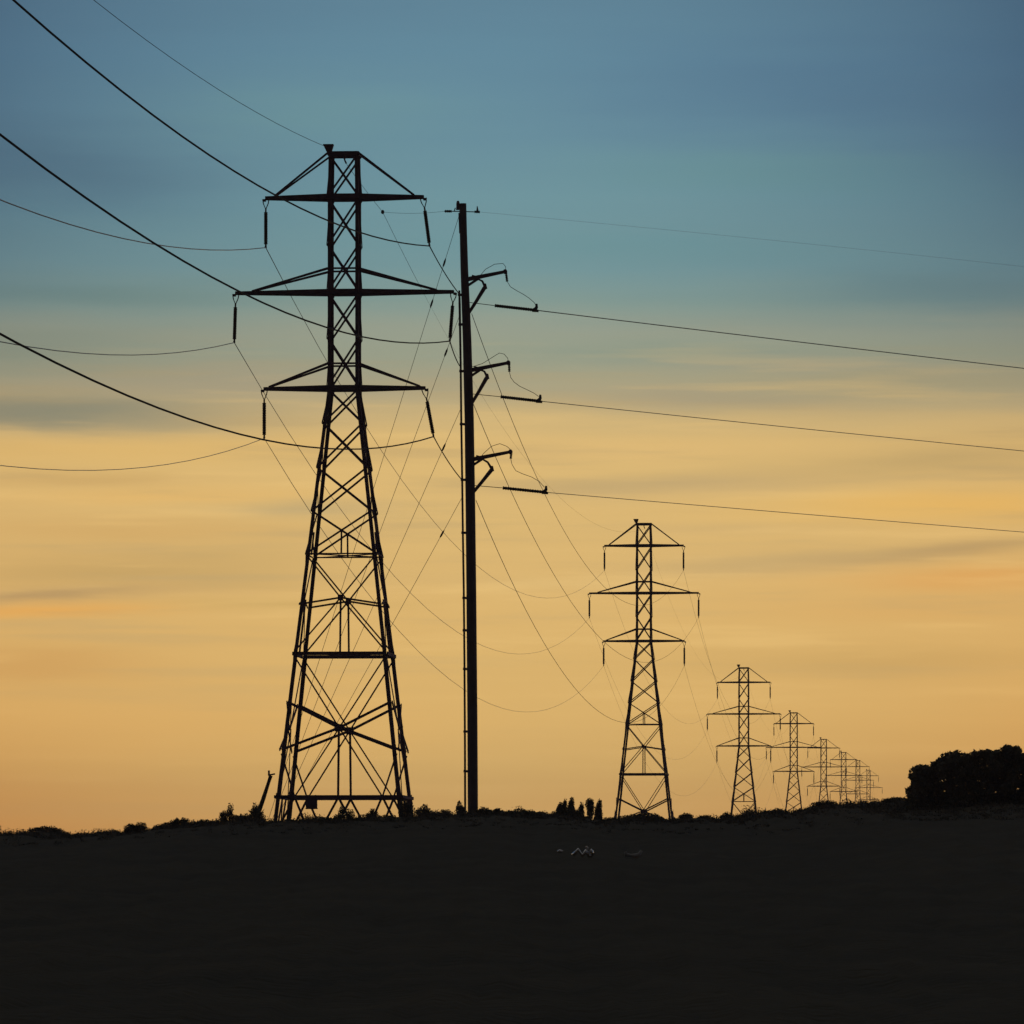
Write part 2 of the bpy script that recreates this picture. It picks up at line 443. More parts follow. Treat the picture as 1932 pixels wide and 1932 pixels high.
ARMS = [(373.0, 150.0, 290.0, 132.0, .27), (552.0, 207.0, 509.0, 175.0, .25), (733.0, 153.0, 688.0, 143.0, .25)]  # row, reach, stay row, stay reach, depth
def make_pylon():
    root = empty('lattice_pylon', (0, 0, 0))
    LW = .17
    for k, (sx_, sy_) in enumerate(SGN):
        m = MB()
        rows = [290, 373, 733, 1235, 1590]
        for a, b in zip(rows, rows[1:]):
            w = LW if b <= 733 else (.19 if b <= 1235 else .21)
            m.angle(corner(k, b) if b < 1590 else corner(k, b) - Vector((0, 0, .3)), corner(k, a), w, .035, (-sx_, 0, 0), (0, -sy_, 0))
        # gusset plates at the bracing joints
        for row in (373, 552, 733, 885, 1047, 1235, 1415, 1505):
            c = corner(k, row)
            m.bar(c + Vector((-sx_*.10, -sy_*.012, -.2)), c + Vector((-sx_*.10, -sy_*.012, .2)), .20, .02, axes=(Vector((1, 0, 0)), Vector((0, 1, 0))))
        m.build('leg', M_STEEL, root)
    # top frame
    m = MB()
    for (a, b, nrm) in FACES:
        m.bar(off(corner(a, 292), nrm, .02), off(corner(b, 292), nrm, .02), .10, .20)
    m.build('top_beam', M_STEEL, root)
    def xpanel(r0, r1, w, post=False):
        m = MB()
        for (a, b, nrm) in FACES:
            m.bar(off(corner(a, r0), nrm, .045), off(corner(b, r1), nrm, .045), .045, w)
            m.bar(off(corner(b, r0), nrm, -.015), off(corner(a, r1), nrm, -.015), .045, w)
            if post:
                mid = lambda r: (corner(a, r) + corner(b, r)) / 2
                h0, h1 = hw(r0), hw(r1); rc = r0 + (r1 - r0) * h0 / (h0 + h1)
                m.bar(off(mid(rc), nrm, -.07), off(mid(r1), nrm, -.07), .09, .07)
        m.build('cross_brace', M_BRACE, root)
    for r0, r1 in ((294, 373), (377, 465), (465, 552), (556, 641), (641, 731)): xpanel(r0, r1, .105)
    for r0, r1 in ((735, 801), (801, 885), (885, 967)): xpanel(r0, r1, .105)
    xpanel(967, 1047, .10, True)
    def ring(row, w, h, dd=.06):
        m = MB()
        for (a, b, nrm) in FACES:
            m.bar(off(corner(a, row), nrm, dd), off(corner(b, row), nrm, dd), w, h)
        # plan bracing across the frame
        m.bar(corner(0, row), corner(2, row), .05, .06); m.bar(corner(1, row + 1), corner(3, row + 1), .05, .06)
        m.build('horizontal_strut', M_BRACE, root)
    ring(1048, .05, .075); ring(1236, .07, .19); ring(1505, .08, .17)
    # star panel between the two upper rings
    m = MB()
    for (a, b, nrm) in FACES:
        mid = lambda r: (corner(a, r) + corner(b, r)) / 2
        c = off(mid(1131), nrm, .02)
        for kx in (a, b):
            m.bar(off(corner(kx, 1050), nrm, .02), c, .045, .08)
            m.bar(off(corner(kx, 1233), nrm, .0), off(mid(1131), nrm, .0), .045, .08)
            m.bar(off(corner(kx, 1143), nrm, .05), off(mid(1131), nrm, .05), .05, .10)
        m.bar(off(mid(1131), nrm, -.03), off(mid(1233), nrm, -.03), .10, .10)
        m.bar(off(mid(1131) + Vector((0, 0, .16)), nrm, .085), off(mid(1131) - Vector((0, 0, .16)), nrm, .085), .30, .02, axes=(nrm.cross(Vector((0, 0, 1))), nrm))
    m.build('star_brace', M_BRACE, root)
    # large star panel down to the base ring
    m = MB()
    for (a, b, nrm) in FACES:
        mid = lambda r: (corner(a, r) + corner(b, r)) / 2
        base_pt = lambda kx: mid(1505).lerp(corner(kx, 1505), .70)
        c = mid(1376)
        for kx in (a, b):
            m.bar(off(corner(kx, 1239), nrm, .0), off(c, nrm, .0), .045, .075)
            m.bar(off(corner(kx, 1327), nrm, .05), off(c, nrm, .05), .06, .14)
            m.bar(off(corner(kx, 1417), nrm, .11), off(c, nrm, .11), .06, .14)
            m.bar(off(base_pt(kx), nrm, -.04), off(c, nrm, -.04), .045, .075)
            m.bar(off(corner(kx, 1424), nrm, -.09), off(base_pt(kx), nrm, -.09), .045, .085)
        m.bar(off(c, nrm, .16), off(mid(1503), nrm, .16), .115, .115)
        m.bar(off(c + Vector((0, 0, .2)), nrm, .20), off(c - Vector((0, 0, .2)), nrm, .20), .42, .02, axes=(nrm.cross(Vector((0, 0, 1))), nrm))
    m.build('star_brace', M_BRACE, root)
    # zigzag under the base ring
    m = MB()
    for (a, b, nrm) in FACES:
        mid = lambda r: (corner(a, r) + corner(b, r)) / 2
        for kx in (a, b):
            q = mid(1505).lerp(corner(kx, 1505), .70)
            low1 = mid(1592).lerp(corner(kx, 1592), .36)
            m.bar(off(mid(1506), nrm, .0), off(low1, nrm, .0), .06, .12)
            m.bar(off(q, nrm, .06), off(low1, nrm, .06), .06, .11)
            m.bar(off(q, nrm, -.06), off(corner(kx, 1594), nrm, -.06), .06, .11)
    m.build('foot_brace', M_BRACE, root)
    # cross arms
    for ai, (row, reach, srow, sreach, dep) in enumerate(ARMS):
        z = zr(row); L = reach / S1; h = hw(row)
        m = MB()
        for s in (-1, 1):
            for f_ in (-1, 1):
                m.bar((s * (h - .12), f_ * h, z), (s * L, f_ * .09, z), .11, dep, .09, dep * .72)
            for q in (.3, .55, .78, .93):
                xq = s * (h + (L - h) * q); yq = h + (.09 - h) * q
                m.bar((xq, -yq, z - .03), (xq, yq, z - .03), .07, .07)
            m.bar((s * (L - .02), 0, z - dep * .42), (s * (L + .13), 0, z - dep * .42), .26, .12)
        m.bar((-h, -h - .07, z), (h, -h - .07, z), .08, dep * .95); m.bar((-h, h + .07, z), (h, h + .07, z), .08, dep * .95)
        arm = m.build('cross_arm', M_STEEL, root)
        m = MB(); zs = zr(srow); hs = hw(srow)
        for s in (-1, 1):
            for f_ in (-1, 1):
                w0, w1 = (.10, .10) if ai == 0 else (.13, .09)
                m.bar((s * hs, f_ * hs, zs), (s * sreach / S1, f_ * .16, z + .1), .08, w0, .07, w1)
        if ai > 0:
            for f_ in (-1, 1):
                m.bar((-hs, f_ * (hs + .05), zs), (hs, f_ * (hs + .05), zs), .06, .10)
        m.build('stay', M_BRACE, arm)
        for s in (-1, 1):
            make_insulator(arm, (s * (L - .02), 0, z - .1))
    # ground wire bracket on the left corner and clamp under the top beam
    m = MB(); c = corner(0, 290) * .5 + corner(3, 290) * .5
    m.bar(c, c + Vector((-.03, 0, .22)), .14, .16)
    a_ = (Vector((1, 0, 0)), Vector((0, 1, 0)))
    p0, p1 = c + Vector((-.08, 0, .10)), c + Vector((-.13, 0, .50))
    m.prism(p0, p1, [(-.10, -.15), (.16, -.15), (.16, .15), (-.10, .15)], [(-.24, -.25), (.32, -.25), (.32, .25), (-.24, .25)], a_)
    m.build('ground_wire_bracket', M_STEEL, root)
    m = MB(); zt = zr(296)
    m.tube([(0, 0, zt + .1), (0, 0, zt - .10), (.03, 0, zt - .22), (.10, 0, zt - .36)], .05, 6)
    m.bar((-hw(292), 0, zr(292)), (hw(292), 0, zr(292)), .12, .16)
    m.build('wire_clamp', M_STEEL, root)
    return root

pylon = make_pylon()
LABELS = {
    1: 'largest lattice pylon, dark steel with three cross arms, standing just left of the tall pole',
    2: 'second largest lattice pylon, standing alone to the right of the tall pole',
    3: 'third largest lattice pylon, hazy, just right of the second largest one',
    4: 'fourth pylon of the line, narrow waist overlapping the arms of the third one',
    5: 'fifth pylon of the line, first of the tiny ones after the fourth',
    6: 'sixth pylon of the line, a tiny faint mast two places before the last',
    7: 'seventh pylon of the line, tiny and faint, next to last before the bushy tree',
    8: 'last and smallest pylon of the line, nearest in view to the bushy tree'}
PYL = {}
for n in range(2, 9):
    c = copy_tree(pylon); PYL[n] = c
PYL[1] = pylon
for n, o in PYL.items():
    o.location = pylon_pos(n); o.rotation_euler = (0, 0, YAW)
    tag(o, LABELS[n], 'pylon', 'lattice pylons carrying the power line')
# the nearest pylon alone: a box under its base ring, strings drawn askew by the wires
m = MB(); zb = zr(1505)
bx = -1.42
m.bar((bx, -hw(1505) - .14, zb - .62), (bx, -hw(1505) - .14, zb - .06), .60, .22, axes=(Vector((1, 0, 0)), Vector((0, 1, 0))))
m.bar((bx, -hw(1505) - .14, zb - .66), (bx, -hw(1505) - .14, zb - .62), .64, .26, axes=(Vector((1, 0, 0)), Vector((0, 1, 0))))
m.bar((bx - .2, -hw(1505) - .06, zb - .1), (bx - .2, -hw(1505) - .06, zb + .1), .05, .1)
m.bar((bx + .2, -hw(1505) - .06, zb - .1), (bx + .2, -hw(1505) - .06, zb + .1), .05, .1)
m.build('equipment_box', M_STEEL, pylon)
TILT = {(0, 1): 7.5, (1, 1): -4.5, (2, 1): 10.5, (1, -1): -1.8, (0, -1): 0, (2, -1): 0}
INS_LEN = 2.55
arms1 = sorted([c for c in kids(pylon) if c.name.startswith('cross_arm')], key=lambda o: -max(v.co.z for v in o.data.vertices))
for ai, a in enumerate(arms1):
    for ins in kids(a):
        if ins.name.startswith('insulator'):
            s = 1 if ins.location.x > 0 else -1
            ins.rotation_euler = (0, -R(TILT[(ai, s)]), 0)
def attach(n, ai, s):
    row, reach, *_ = ARMS[ai]
    tip = Vector((s * (reach / S1 - .02), 0, zr(row) - .1))
    th = R(TILT[(ai, s)]) if n == 1 else 0.0
    loc = tip + Vector((math.sin(th) * INS_LEN, 0, -math.cos(th) * INS_LEN))
    return pylon_pos(n) + Matrix.Rotation(YAW, 3, 'Z') @ loc
def span(a, b, sag, n=28):
    return [a.lerp(b, k / n) + Vector((0, 0, -4 * sag * (k / n) * (1 - k / n))) for k in range(n + 1)]
LINE_DIR = (pylon_pos(2) - pylon_pos(1)); LINE_DIR.z = 0

# ------------------------------------------------------------------ tall pole
YP = 356.4
def pp(x, y, dY=0.0): return at(x, y, YP + dY)
s_p = K / YP
SHAFT = [(873.2, 384, 6.6), (874.3, 440, 6.9), (876, 505, 7.3), (881.2, 640, 8.2), (885.2, 788, 8.8), (887.6, 960, 9.2), (889.2, 1113, 9.4), (891.2, 1350, 9.6), (892.2, 1530, 9.7), (892.6, 1640, 9.8)]
pole_root = empty('utility_pole', pp(892.2, 1588))
PB = pole_root.location.copy()
def pl(x, y, dY=0.0): return pp(x, y, dY) - PB
m = MB(); m.tube([pl(x, y) for x, y, r in SHAFT], [r / s_p for x, y, r in SHAFT], 24)
m.build('shaft', M_POLE, pole_root, True)
m = MB()
m.blob(pl(864.2, 386), .11, .12, .22); m.tube([pl(864, 379), pl(864.5, 396)], [.07, .13], 8); m.bar(pl(863, 393), pl(871, 393), .14, .14)
m.bar(pl(867, 402), pl(868.5, 440), .14, .2)
m.build('pole_cap', M_STEEL, pole_root)
m = MB(); m.tube([pl(838, 398.5), pl(868, 399), pl(905, 400)], .03, 6); m.build('top_rod', M_STEEL, pole_root)
m = MB(); m.sheds(pl(839, 398.5), pl(853, 398.7), .085, .06, 4); m.tube([pl(857, 399), pl(859, 392)], .03, 6)
m.build('strain_insulator', M_INS, pole_root)
m = MB(); m.sheds(pl(895, 399.6), pl(906, 400), .085, .06, 4); m.tube([pl(901, 399), pl(900.3, 389)], [.07, .025], 6)
m.build('strain_insulator', M_INS, pole_root)
# conduit standing off the shaft on clips
CON = [(866.6, 548), (867.2, 575), (869.2, 690), (870.2, 788), (872.0, 905), (873.2, 1000), (875.0, 1113), (876.3, 1250), (877.2, 1400), (877.6, 1530), (877.8, 1600)]
m = MB(); m.tube([pl(x, y) for x, y in CON], [.055, .07] + [.062] * (len(CON) - 2), 10); con = m.build('conduit', M_PIPE, pole_root, True)
m = MB()
for y in (556, 612, 700, 800, 905, 1005, 1128, 1189, 1262, 1380, 1455):
    x0 = next(a[0] + (b[0]-a[0])*(y-a[1])/(b[1]-a[1]) for a, b in zip(CON, CON[1:]) if a[1] <= y <= b[1])
    m.bar(pl(x0 - 3, y), pl(x0 + 10, y + .5), .14, .14)
m.build('standoff_clip', M_STEEL, con)
# three side brackets with their strings
BR = [((882, 527), (953, 512.5), (901, 526, 915, 541, 884, 593), (957, 532), [(957, 531), (963, 541), (975, 548.5), (987, 555), (999, 563), (1008, 571), (1013, 579)],
       [(886, 522), (905, 521), (916, 508), (933, 498.5), (949, 497), (954, 503), (954, 511)], (880, 570), (933, 576.5), (1013, 585.5)),
      ((886, 699), (959, 684.5), (905, 697, 919, 711, 887, 768), (961, 702), [(961, 701), (963.5, 712), (970, 721), (981, 729), (996, 736), (1008, 742), (1016, 748)],
       [(888, 693), (910, 686), (926, 676), (942, 666), (951, 668), (958, 676), (959, 683)], (884, 742.5), (944, 748.5), (1020, 757)),
      ((890, 867), (963, 852.5), (908, 865, 928, 885, 890, 934), (963.5, 866), [(963.5, 865), (966, 876), (973, 888), (986, 894), (1003, 900), (1017, 908), (1027, 919)],
       [(905, 864), (914, 854), (927, 842), (943, 837), (956, 842), (962, 847), (963, 852)], (888, 915.5), (948, 920.5), (1031, 929))]
BRANCH_START = []
for (r0, tip, br, dn, jump, loop, rod, ins0, ins1) in BR:
    m = MB()
    p0, p1 = pl(*r0), pl(*tip)
    m.bar(p0, p1, .22, .24, .16, .17)
    m.bar(pl(r0[0] + 8, r0[1] - 6), pl(r0[0] + 19, r0[1] - 3), .16, .16)
    m.bar(pl(r0[0] - 1, r0[1] + 13), pl(r0[0] + 20, r0[1] - 1), .14, .14)
    m.blob(p1, .13, .13, .15)
    b = m.build('bracket', M_STEEL, pole_root)
    m = MB(); a0, a1, k0, k1, e0, e1 = br
    m.tube([pl(a0, a1), pl((a0 + k0) / 2 + 2, (a1 + k1) / 2 - 3), pl(k0, k1)], [.05, .06, .08], 8)
    m.tube([pl(k0, k1 - 6), pl(k0, k1 + 4)], [.07, .14], 8)
    m.tube([pl(k0 - 1, k1 + 2), pl((k0 + e0) / 2, (k1 + e1) / 2), pl(e0 - 1, e1)], [.12, .10, .09], 8)
    m.build('brace', M_STEEL, b)
    m = MB(); m.sheds(p1 + Vector((.05, 0, -.05)), pl(*dn), .085, .05, 5); m.build('insulator', M_INS, b)
    m = MB(); m.tube([pl(*q) for q in jump], .018, 6); m.tube([pl(*q) for q in loop], .018, 6)
    m.build('jumper_wire', M_WIRE, b)
    m = MB()
    m.tube([pl(*rod), pl(*ins0)], .022, 6)
    m.sheds(pl(*ins0), pl(*ins1), .105, .08, 18)
    e = pl(*ins1)
    m.tube([e + Vector((-.12, 0, .02)), e + Vector((-.02, 0, .18)), e + Vector((-.02, 0, .38))], [.16, .09, .06], 8)
    m.bar(e + Vector((-.28, 0, -.02)), e + Vector((.1, 0, -.04)), .12, .14)
    m.build('strain_insulator', M_INS, pole_root)
    BRANCH_START.append(e + PB)
tag(pole_root, 'tall smooth tapering pole with three short side brackets, right of the largest pylon', 'utility pole')

# ------------------------------------------------------------------ wires
def wire(pts, r, label, group, m=None, name='power_line'):
    mb = MB(); mb.tube(pts, r, 6); o = mb.build(name, m or M_WIRE, None, True)
    return tag(o, label, 'wire', group)
GA = 'conductors strung along the pylons'
SAG = 9.2
back = Vector((-(LINE_DIR.x), -(LINE_DIR.y), 0))
ARMN = ['top', 'middle', 'bottom']
LLEFT = ['wire hung from the left end of the largest pylon\'s top arm',
         'wire slung from the left end of the largest pylon\'s widest middle arm',
         'thin pale wire sagging low to the left of the largest pylon\'s bottom arm']
LRIGHT = ['thick dark wire from the upper left corner, crossing the top arm of the largest pylon',
          'thick dark wire from the left edge, crossing the largest pylon\'s middle arm',
          'lowest thick dark wire from the left edge, touching the left bottom insulator']
LPOLE = ['wire sweeping down from the pole\'s top bracket to the second pylon\'s top arm',
         'wire sweeping down from the pole\'s middle bracket to the second pylon\'s widest arm',
         'wire sweeping down from the pole\'s bottom bracket to the second pylon\'s bottom arm']
WIN = [((867.5, 556), (890, 592)), ((868.5, 692), (893, 762)), ((872, 906), (898, 944))]
RIN = .9
for ai in range(3):
    # left circuit runs unbroken along every pylon
    p1 = attach(1, ai, -1)
    sagl = 9.8
    pts = list(reversed(span(p1, p1 + back, sagl, 40)[:40]))
    rr = [(.026, .023, .017)[ai]] * len(pts)
    for n in range(1, 8):
        sp = span(attach(n, ai, -1), attach(n + 1, ai, -1), SAG, 24)[1:]
        pts += sp; rr += [(.018 - .009 * k_ / len(sp) if n == 1 else .009) for k_ in range(len(sp))]
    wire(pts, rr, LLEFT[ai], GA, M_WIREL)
    # right circuit: to the pole, and on from the pole
    p1 = attach(1, ai, 1)
    pts = list(reversed(span(p1, p1 + back, 8.35, 40)[:40]))
    rr = [.036] * len(pts)
    sp = span(p1, pp(*WIN[ai][0]), .15, 8)[1:]
    pts += sp; rr += [.032] * len(sp)
    wire(pts, rr, LRIGHT[ai], GA)
    pts = []
    q0 = pp(*WIN[ai][1]); rr = []
    sp = span(q0, attach(2, ai, 1), 9.2, 34); pts += sp; rr += [.020 - .010 * k_ / len(sp) for k_ in range(len(sp))]
    for n in range(2, 8):
        sp = span(attach(n, ai, 1), attach(n + 1, ai, 1), SAG, 24)[1:]
        pts += sp; rr += [.010] * len(sp)
    wire(pts, rr, LPOLE[ai], GA)
# shield wire
RM = Matrix.Rotation(YAW, 3, 'Z')
def top_pt(n, left=False):
    v = Vector((-hw(290) - .2, 0, zr(277))) if left else Vector((.10, 0, zr(309)))
    return pylon_pos(n) + RM @ v
p1 = top_pt(1, True)
wire(list(reversed(span(p1, p1 + back, 6.6, 40)[:40])), .013, 'hair thin wire from the top edge to the very tip of the largest pylon', GA)
tp = at(722, 400, 352.5)
pts = span(top_pt(1), tp, .05, 6) + span(tp, top_pt(2), 6.0, 30)[1:]
for n in range(2, 8): pts += span(top_pt(n), top_pt(n + 1), 7.0, 24)[1:]
wire(pts, [.012] * 9 + [.0055] * (len(pts) - 9), 'hair thin wire from under the largest pylon\'s top beam to the next tips', GA)
mb = MB(); mb.tube(span(tp, pp(839, 398.5), .1, 8), .009, 6); mb.blob(tp, .10, .3, .12)
o = mb.build('power_line', M_WIRE); tag(o, 'short level thin wire joining the shield wire to the top of the tall pole', 'wire')
# branch line leaving to the right
BL = ['pale blue wire running to the right edge from the pole\'s top bracket', 'pale wire running to the right edge from the pole\'s middle bracket',
      'pale wire running to the right edge from the pole\'s bottom bracket']
ends = [(1932, 695), (1932, 851), (1932, 1004)]
for i, p in enumerate(BRANCH_START):
    e = at(*ends[i], 394.0)
    far = p + (e - p) * 3.2; far.z += .5
    k = 1 / 3.2
    far.z = p.z + (e.z - p.z + .35) * 1.0
    sagb = (p.z + (far.z - p.z) * k - e.z) / (4 * k * (1 - k))
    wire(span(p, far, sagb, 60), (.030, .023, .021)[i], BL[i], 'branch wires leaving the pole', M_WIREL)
p = pp(905, 400); e = at(1932, 503, 394.0); far = p + (e - p) * 3.2; far.z = p.z + .2
k = 1 / 3.2; sagb = (p.z + (far.z - p.z) * k - e.z) / (4 * k * (1 - k))
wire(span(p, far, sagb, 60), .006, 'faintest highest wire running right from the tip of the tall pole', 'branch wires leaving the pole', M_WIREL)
# guys
anch = at(489, 1552, 346.0); anch.z = ground(anch.x, anch.y) - .1
GL = ['guy wire from the very top of the tall pole down behind the largest pylon', 'guy wire from beside the top bracket of the tall pole, second highest',
      'guy wire from beside the middle bracket of the tall pole, third highest', 'guy wire from beside the bottom bracket of the tall pole, lowest']
for i, ((x, y), ins) in enumerate([((867, 404), ((834, 494), (808, 570))), ((869, 590), ((834, 665),)), ((872, 765), ((828, 842),)), ((873, 936), ((825, 1006),))]):
    p = pp(x, y)
    root = empty('guy_wire', p); tag(root, GL[i], 'guy wire', 'guy wires of the tall pole')
    mb = MB(); d = anch + Vector((.12 * i, .1 * i, 0)) - p
    mb.tube([d * (k / 12) + Vector((0, 0, -.5 * (k / 12) * (1 - k / 12))) for k in range(13)], .013, 6)
    mb.build('strand', M_GUY, root)
    for (ix, iy) in ins:
        q = min((k / 400 for k in range(401)), key=lambda k: abs(HY - K * ((p + d * k).z - ZC) / (p + d * k).y - iy))
        c = d * q + Vector((0, 0, -.5 * q * (1 - q))); u = d.normalized()
        mb = MB(); mb.tube([c - u * .30, c - u * .1, c + u * .16, c + u * .30], [.016, .055, .055, .016], 8)
        mb.build('insulator', M_INS, root)

# ------------------------------------------------------------------ vegetation
def leaf(v, f, c, size, rng, flat=.9):
    n = Vector((rng.gauss(0, 1), rng.gauss(0, 1), rng.gauss(0, 1))).normalized()
    a, b = frame_of(n)
    ang = rng.uniform(0, 6.28); a2 = a * math.cos(ang) + b * math.sin(ang); b2 = n.cross(a2)
    l = size * rng.uniform(.7, 1.3); w = l * rng.uniform(.35, .6)
    i = len(v)
    v += [c - a2 * l * .5, c + b2 * w * .5, c + a2 * l * .5, c - b2 * w * .5]
    f.append((i, i + 1, i + 2, i + 3))
def bush(x, row, w, h, label, Y=None, lumps=None, dens=1.0, leafsize=.10, cat='bush', name='bush', group='scrub bushes along the ridge', seed=0, matl=None, stems=4):
    """x, row: where its foot sits on the skyline; w, h in working units"""
    rng = random.Random(int(x * 7 + seed))
    Y = Y or (YC - 2.0 + rng.uniform(-1.5, 1.0))
    s = K / Y; X = (x - CX) / K * Y
    base = Vector((X, Y, ground(X, Y) - .05))
    zrow = ZC + (HY - row) / K * Y
    H = (1.12 if cat == 'shrub' else 1.2) * h / s + max(0.0, zrow - base.z); W = (.90 if cat == 'shrub' else 1.15) * w / s
    root = empty(name, base); tag(root, label, cat, group)
    lumps = lumps or [(-.28, .30, .26, .34), (.0, .46, .34, .52), (.27, .33, .27, .36), (.1, .25, .36, .28)]
    mb = MB(); mc = MB()
    for (cx, cz, rx, rz) in lumps:
        rx_, rz_ = rx * W, rz * H; ry_ = max(.18, rx_ * .75)
        c = Vector((cx * W, rng.uniform(-.12, .12), cz * H))
        n_ = int(dens * (900 * (rx_ * rz_ * 4 + rx_ * .3)) / (leafsize / .10) ** 1.6) + 40
        for _ in range(n_):
            d = Vector((rng.gauss(0, 1), rng.gauss(0, 1), rng.gauss(0, 1))).normalized()
            q = rng.uniform(.03, 1.0) ** .5 * (1 + .16 * math.sin(d.x * 7 + c.x * 5) * math.sin(d.z * 6 + c.z))
            p = c + Vector((d.x * rx_ * q, d.y * ry_ * q, d.z * rz_ * q))
            if p.z > -.05: leaf(mb.v, mb.f, p, leafsize, rng)
    mb.build('foliage', matl or (M_LEAF if rng.random() < .6 else M_LEAF2), root)
    for k in range(stems):
        cx, cz, rx, rz = lumps[k % len(lumps)]
        mc.tube([(rng.uniform(-.06, .06), 0, -.1), (cx * W * .5, 0, cz * H * .5), (cx * W, 0, (cz + rz * .6) * H)], [.03, .022, .01], 5)
    mc.build('stem', M_BARK, root)
    return root
def spiky(x, row, w, h, label, n=26, seed=0, Y=None):
    rng = random.Random(seed + int(x)); Y = Y or YC - 1.5; s = K / Y; X = (x - CX) / K * Y
    base = Vector((X, Y, ground(X, Y) - .04)); H = h / s; W = w / s
    root = empty('spiky_plant', base); tag(root, label, 'plant', 'spiky plants on the ridge')
    mb = MB()
    for k in range(n):
        az_ = rng.uniform(0, 6.28); sp = rng.uniform(.05, 1.0); L = H * rng.uniform(.6, 1.05) * (1 - .35 * sp)
        top = Vector((math.cos(az_) * sp * W * .5, math.sin(az_) * sp * W * .5, L))
        mid = Vector((top.x * .4, top.y * .4, L * .6)); side = Vector((1, .3, 0)).normalized() * rng.uniform(.035, .06)
        i = len(mb.v); mb.v += [-side * .8, side * .8, mid + side, top, mid - side]; mb.f.append((i, i+1, i+2, i+3, i+4))
    mb.build('blade', M_LEAF, root)
    mb = MB(); mb.tube([(0, 0, -.1), (0, 0, H * .3)], [.09, .05], 6); mb.build('stem', M_BARK, root)
    return root
LOW = [(-.3, .3, .3, .4), (.05, .42, .4, .5), (.32, .3, .25, .38)]
bush(84, 1573, 46, 11, 'low rounded bush, the leftmost bump on the skyline', lumps=LOW)
bush(218, 1574, 22, 7, 'tiny bush just left of the smooth rounded one on the left skyline')
bush(256, 1571, 42, 17, 'smooth rounded dome-shaped bush on the left skyline', lumps=[(-.2, .4, .32, .5), (.18, .45, .32, .55), (0, .3, .45, .5)], dens=1.5)
bush(316, 1566, 46, 14, 'wedge-shaped bush rising to the right, between the dome bush and the flat-topped one', lumps=[(-.3, .15, .25, .3), (0, .3, .3, .4), (.25, .45, .26, .5)])
bush(342, 1563, 30, 17, 'flat-topped bush on the left skyline', lumps=[(-.22, .45, .25, .5), (.18, .5, .28, .5)], dens=1.4)
bush(385, 1557, 34, 9, 'ragged low scrub left of the spiky plants', leafsize=.13)
spiky(420, 1553, 22, 20, 'small spiky plant left of the pointed bush')
bush(432, 1552, 32, 30, 'pointed bush with a narrow peak, left of the leaning post', lumps=[(-.25, .3, .28, .3), (.06, .45, .2, .55), (.3, .18, .25, .2)], seed=2)
bush(456, 1549, 22, 12, 'small bush between the pointed bush and the leaning post')
spiky(484, 1549, 40, 40, 'tall spiky plant at the foot of the leaning post', n=40)
bush(480, 1549, 36, 30, 'bush crowding the foot of the leaning post', lumps=[(-.3, .22, .26, .28), (.05, .42, .24, .55), (.3, .25, .2, .3)], seed=5)
bush(606, 1549, 46, 8, 'low spreading bush under the left half of the largest pylon', lumps=LOW)
bush(650, 1549, 40, 26, 'bush in the middle between the feet of the largest pylon', lumps=[(-.1, .45, .2, .55), (.2, .35, .24, .42), (-.3, .2, .24, .25)], seed=3)
bush(703, 1547, 18, 18, 'small upright bush inside the right half of the largest pylon', seed=1)
bush(765, 1544, 30, 36, 'dense bush wrapped round the right foot of the largest pylon', lumps=[(-.1, .42, .3, .5), (.2, .3, .3, .4)])
bush(798, 1541, 28, 20, 'humped bush just right of the largest pylon', lumps=[(-.2, .3, .3, .38), (.08, .5, .26, .5), (.3, .3, .18, .4)])
bush(832, 1539, 40, 11, 'low sloping bush between the humped bush and the tall pole', lumps=[(-.3, .2, .25, .3), (.15, .45, .3, .5)])
bush(868, 1537, 17, 22, 'narrow upright bush hugging the left side of the tall pole', lumps=[(-.1, .5, .32, .5), (.2, .3, .3, .4)], dens=1.5)
bush(913, 1536, 28, 12, 'small bush just right of the foot of the tall pole')
bush(938, 1537, 20, 10, 'second bush right of the tall pole, with a small peak', seed=9)
bush(980, 1538, 56, 11, 'wide low clump midway between the tall pole and the upright shrubs', lumps=LOW)
bush(1018, 1540, 22, 9, 'little bush left of the upright shrubs, after a wide low clump')
up = 'upright shrubs in a row'
UL = [(-.12, .28, .42, .32), (.10, .66, .34, .34), (-.06, .48, .38, .36), (.26, .30, .26, .26)]
LU = ['rounded leftmost shrub of the row of upright shrubs', 'narrow tall second shrub from the left in the upright row', 'tallest broad-shouldered shrub, third from the left in the upright row',
      'lone short shrub in the gap of the upright row', 'thick flat-topped shrub, next to last of the upright row', 'tapering last shrub of the upright row, nearest the second pylon']
for i, (x, w, h) in enumerate([(1056, 17, 24), (1065, 13, 33), (1077, 18, 35), (1096, 15, 28), (1113, 19, 35), (1129, 18, 33)]):
    bush(x, 1544, w, h, LU[i], lumps=UL if i != 4 else [(0, .3, .36, .34), (-.06, .72, .5, .28), (.1, .5, .42, .4)], dens=1.7, name='shrub', cat='shrub', group=up, Y=YC - 1.0 + .3 * (i % 3), leafsize=.085)
bush(1070, 1543, 46, 15, 'low bush filling the base of the upright row', lumps=LOW, dens=1.4)
bush(1217, 1546, 56, 12, 'low mound-shaped bush between the legs of the second pylon', lumps=LOW)
bush(1294, 1546, 24, 10, 'small round bush just right of the second pylon')
bush(1331, 1546, 26, 7, 'flat small bush between the second and third pylons', lumps=LOW)
bush(1372, 1541, 24, 8, 'small bush left of the third pylon', seed=4)
bush(1466, 1532, 34, 7, 'low bush between the third and fourth pylons', lumps=LOW)
bush(1556, 1520, 40, 10, 'wide low bush at the foot of the fifth pylon', lumps=LOW)
bush(1690, 1512, 40, 8, 'low bush touching the left edge of the big dark tree', lumps=LOW)

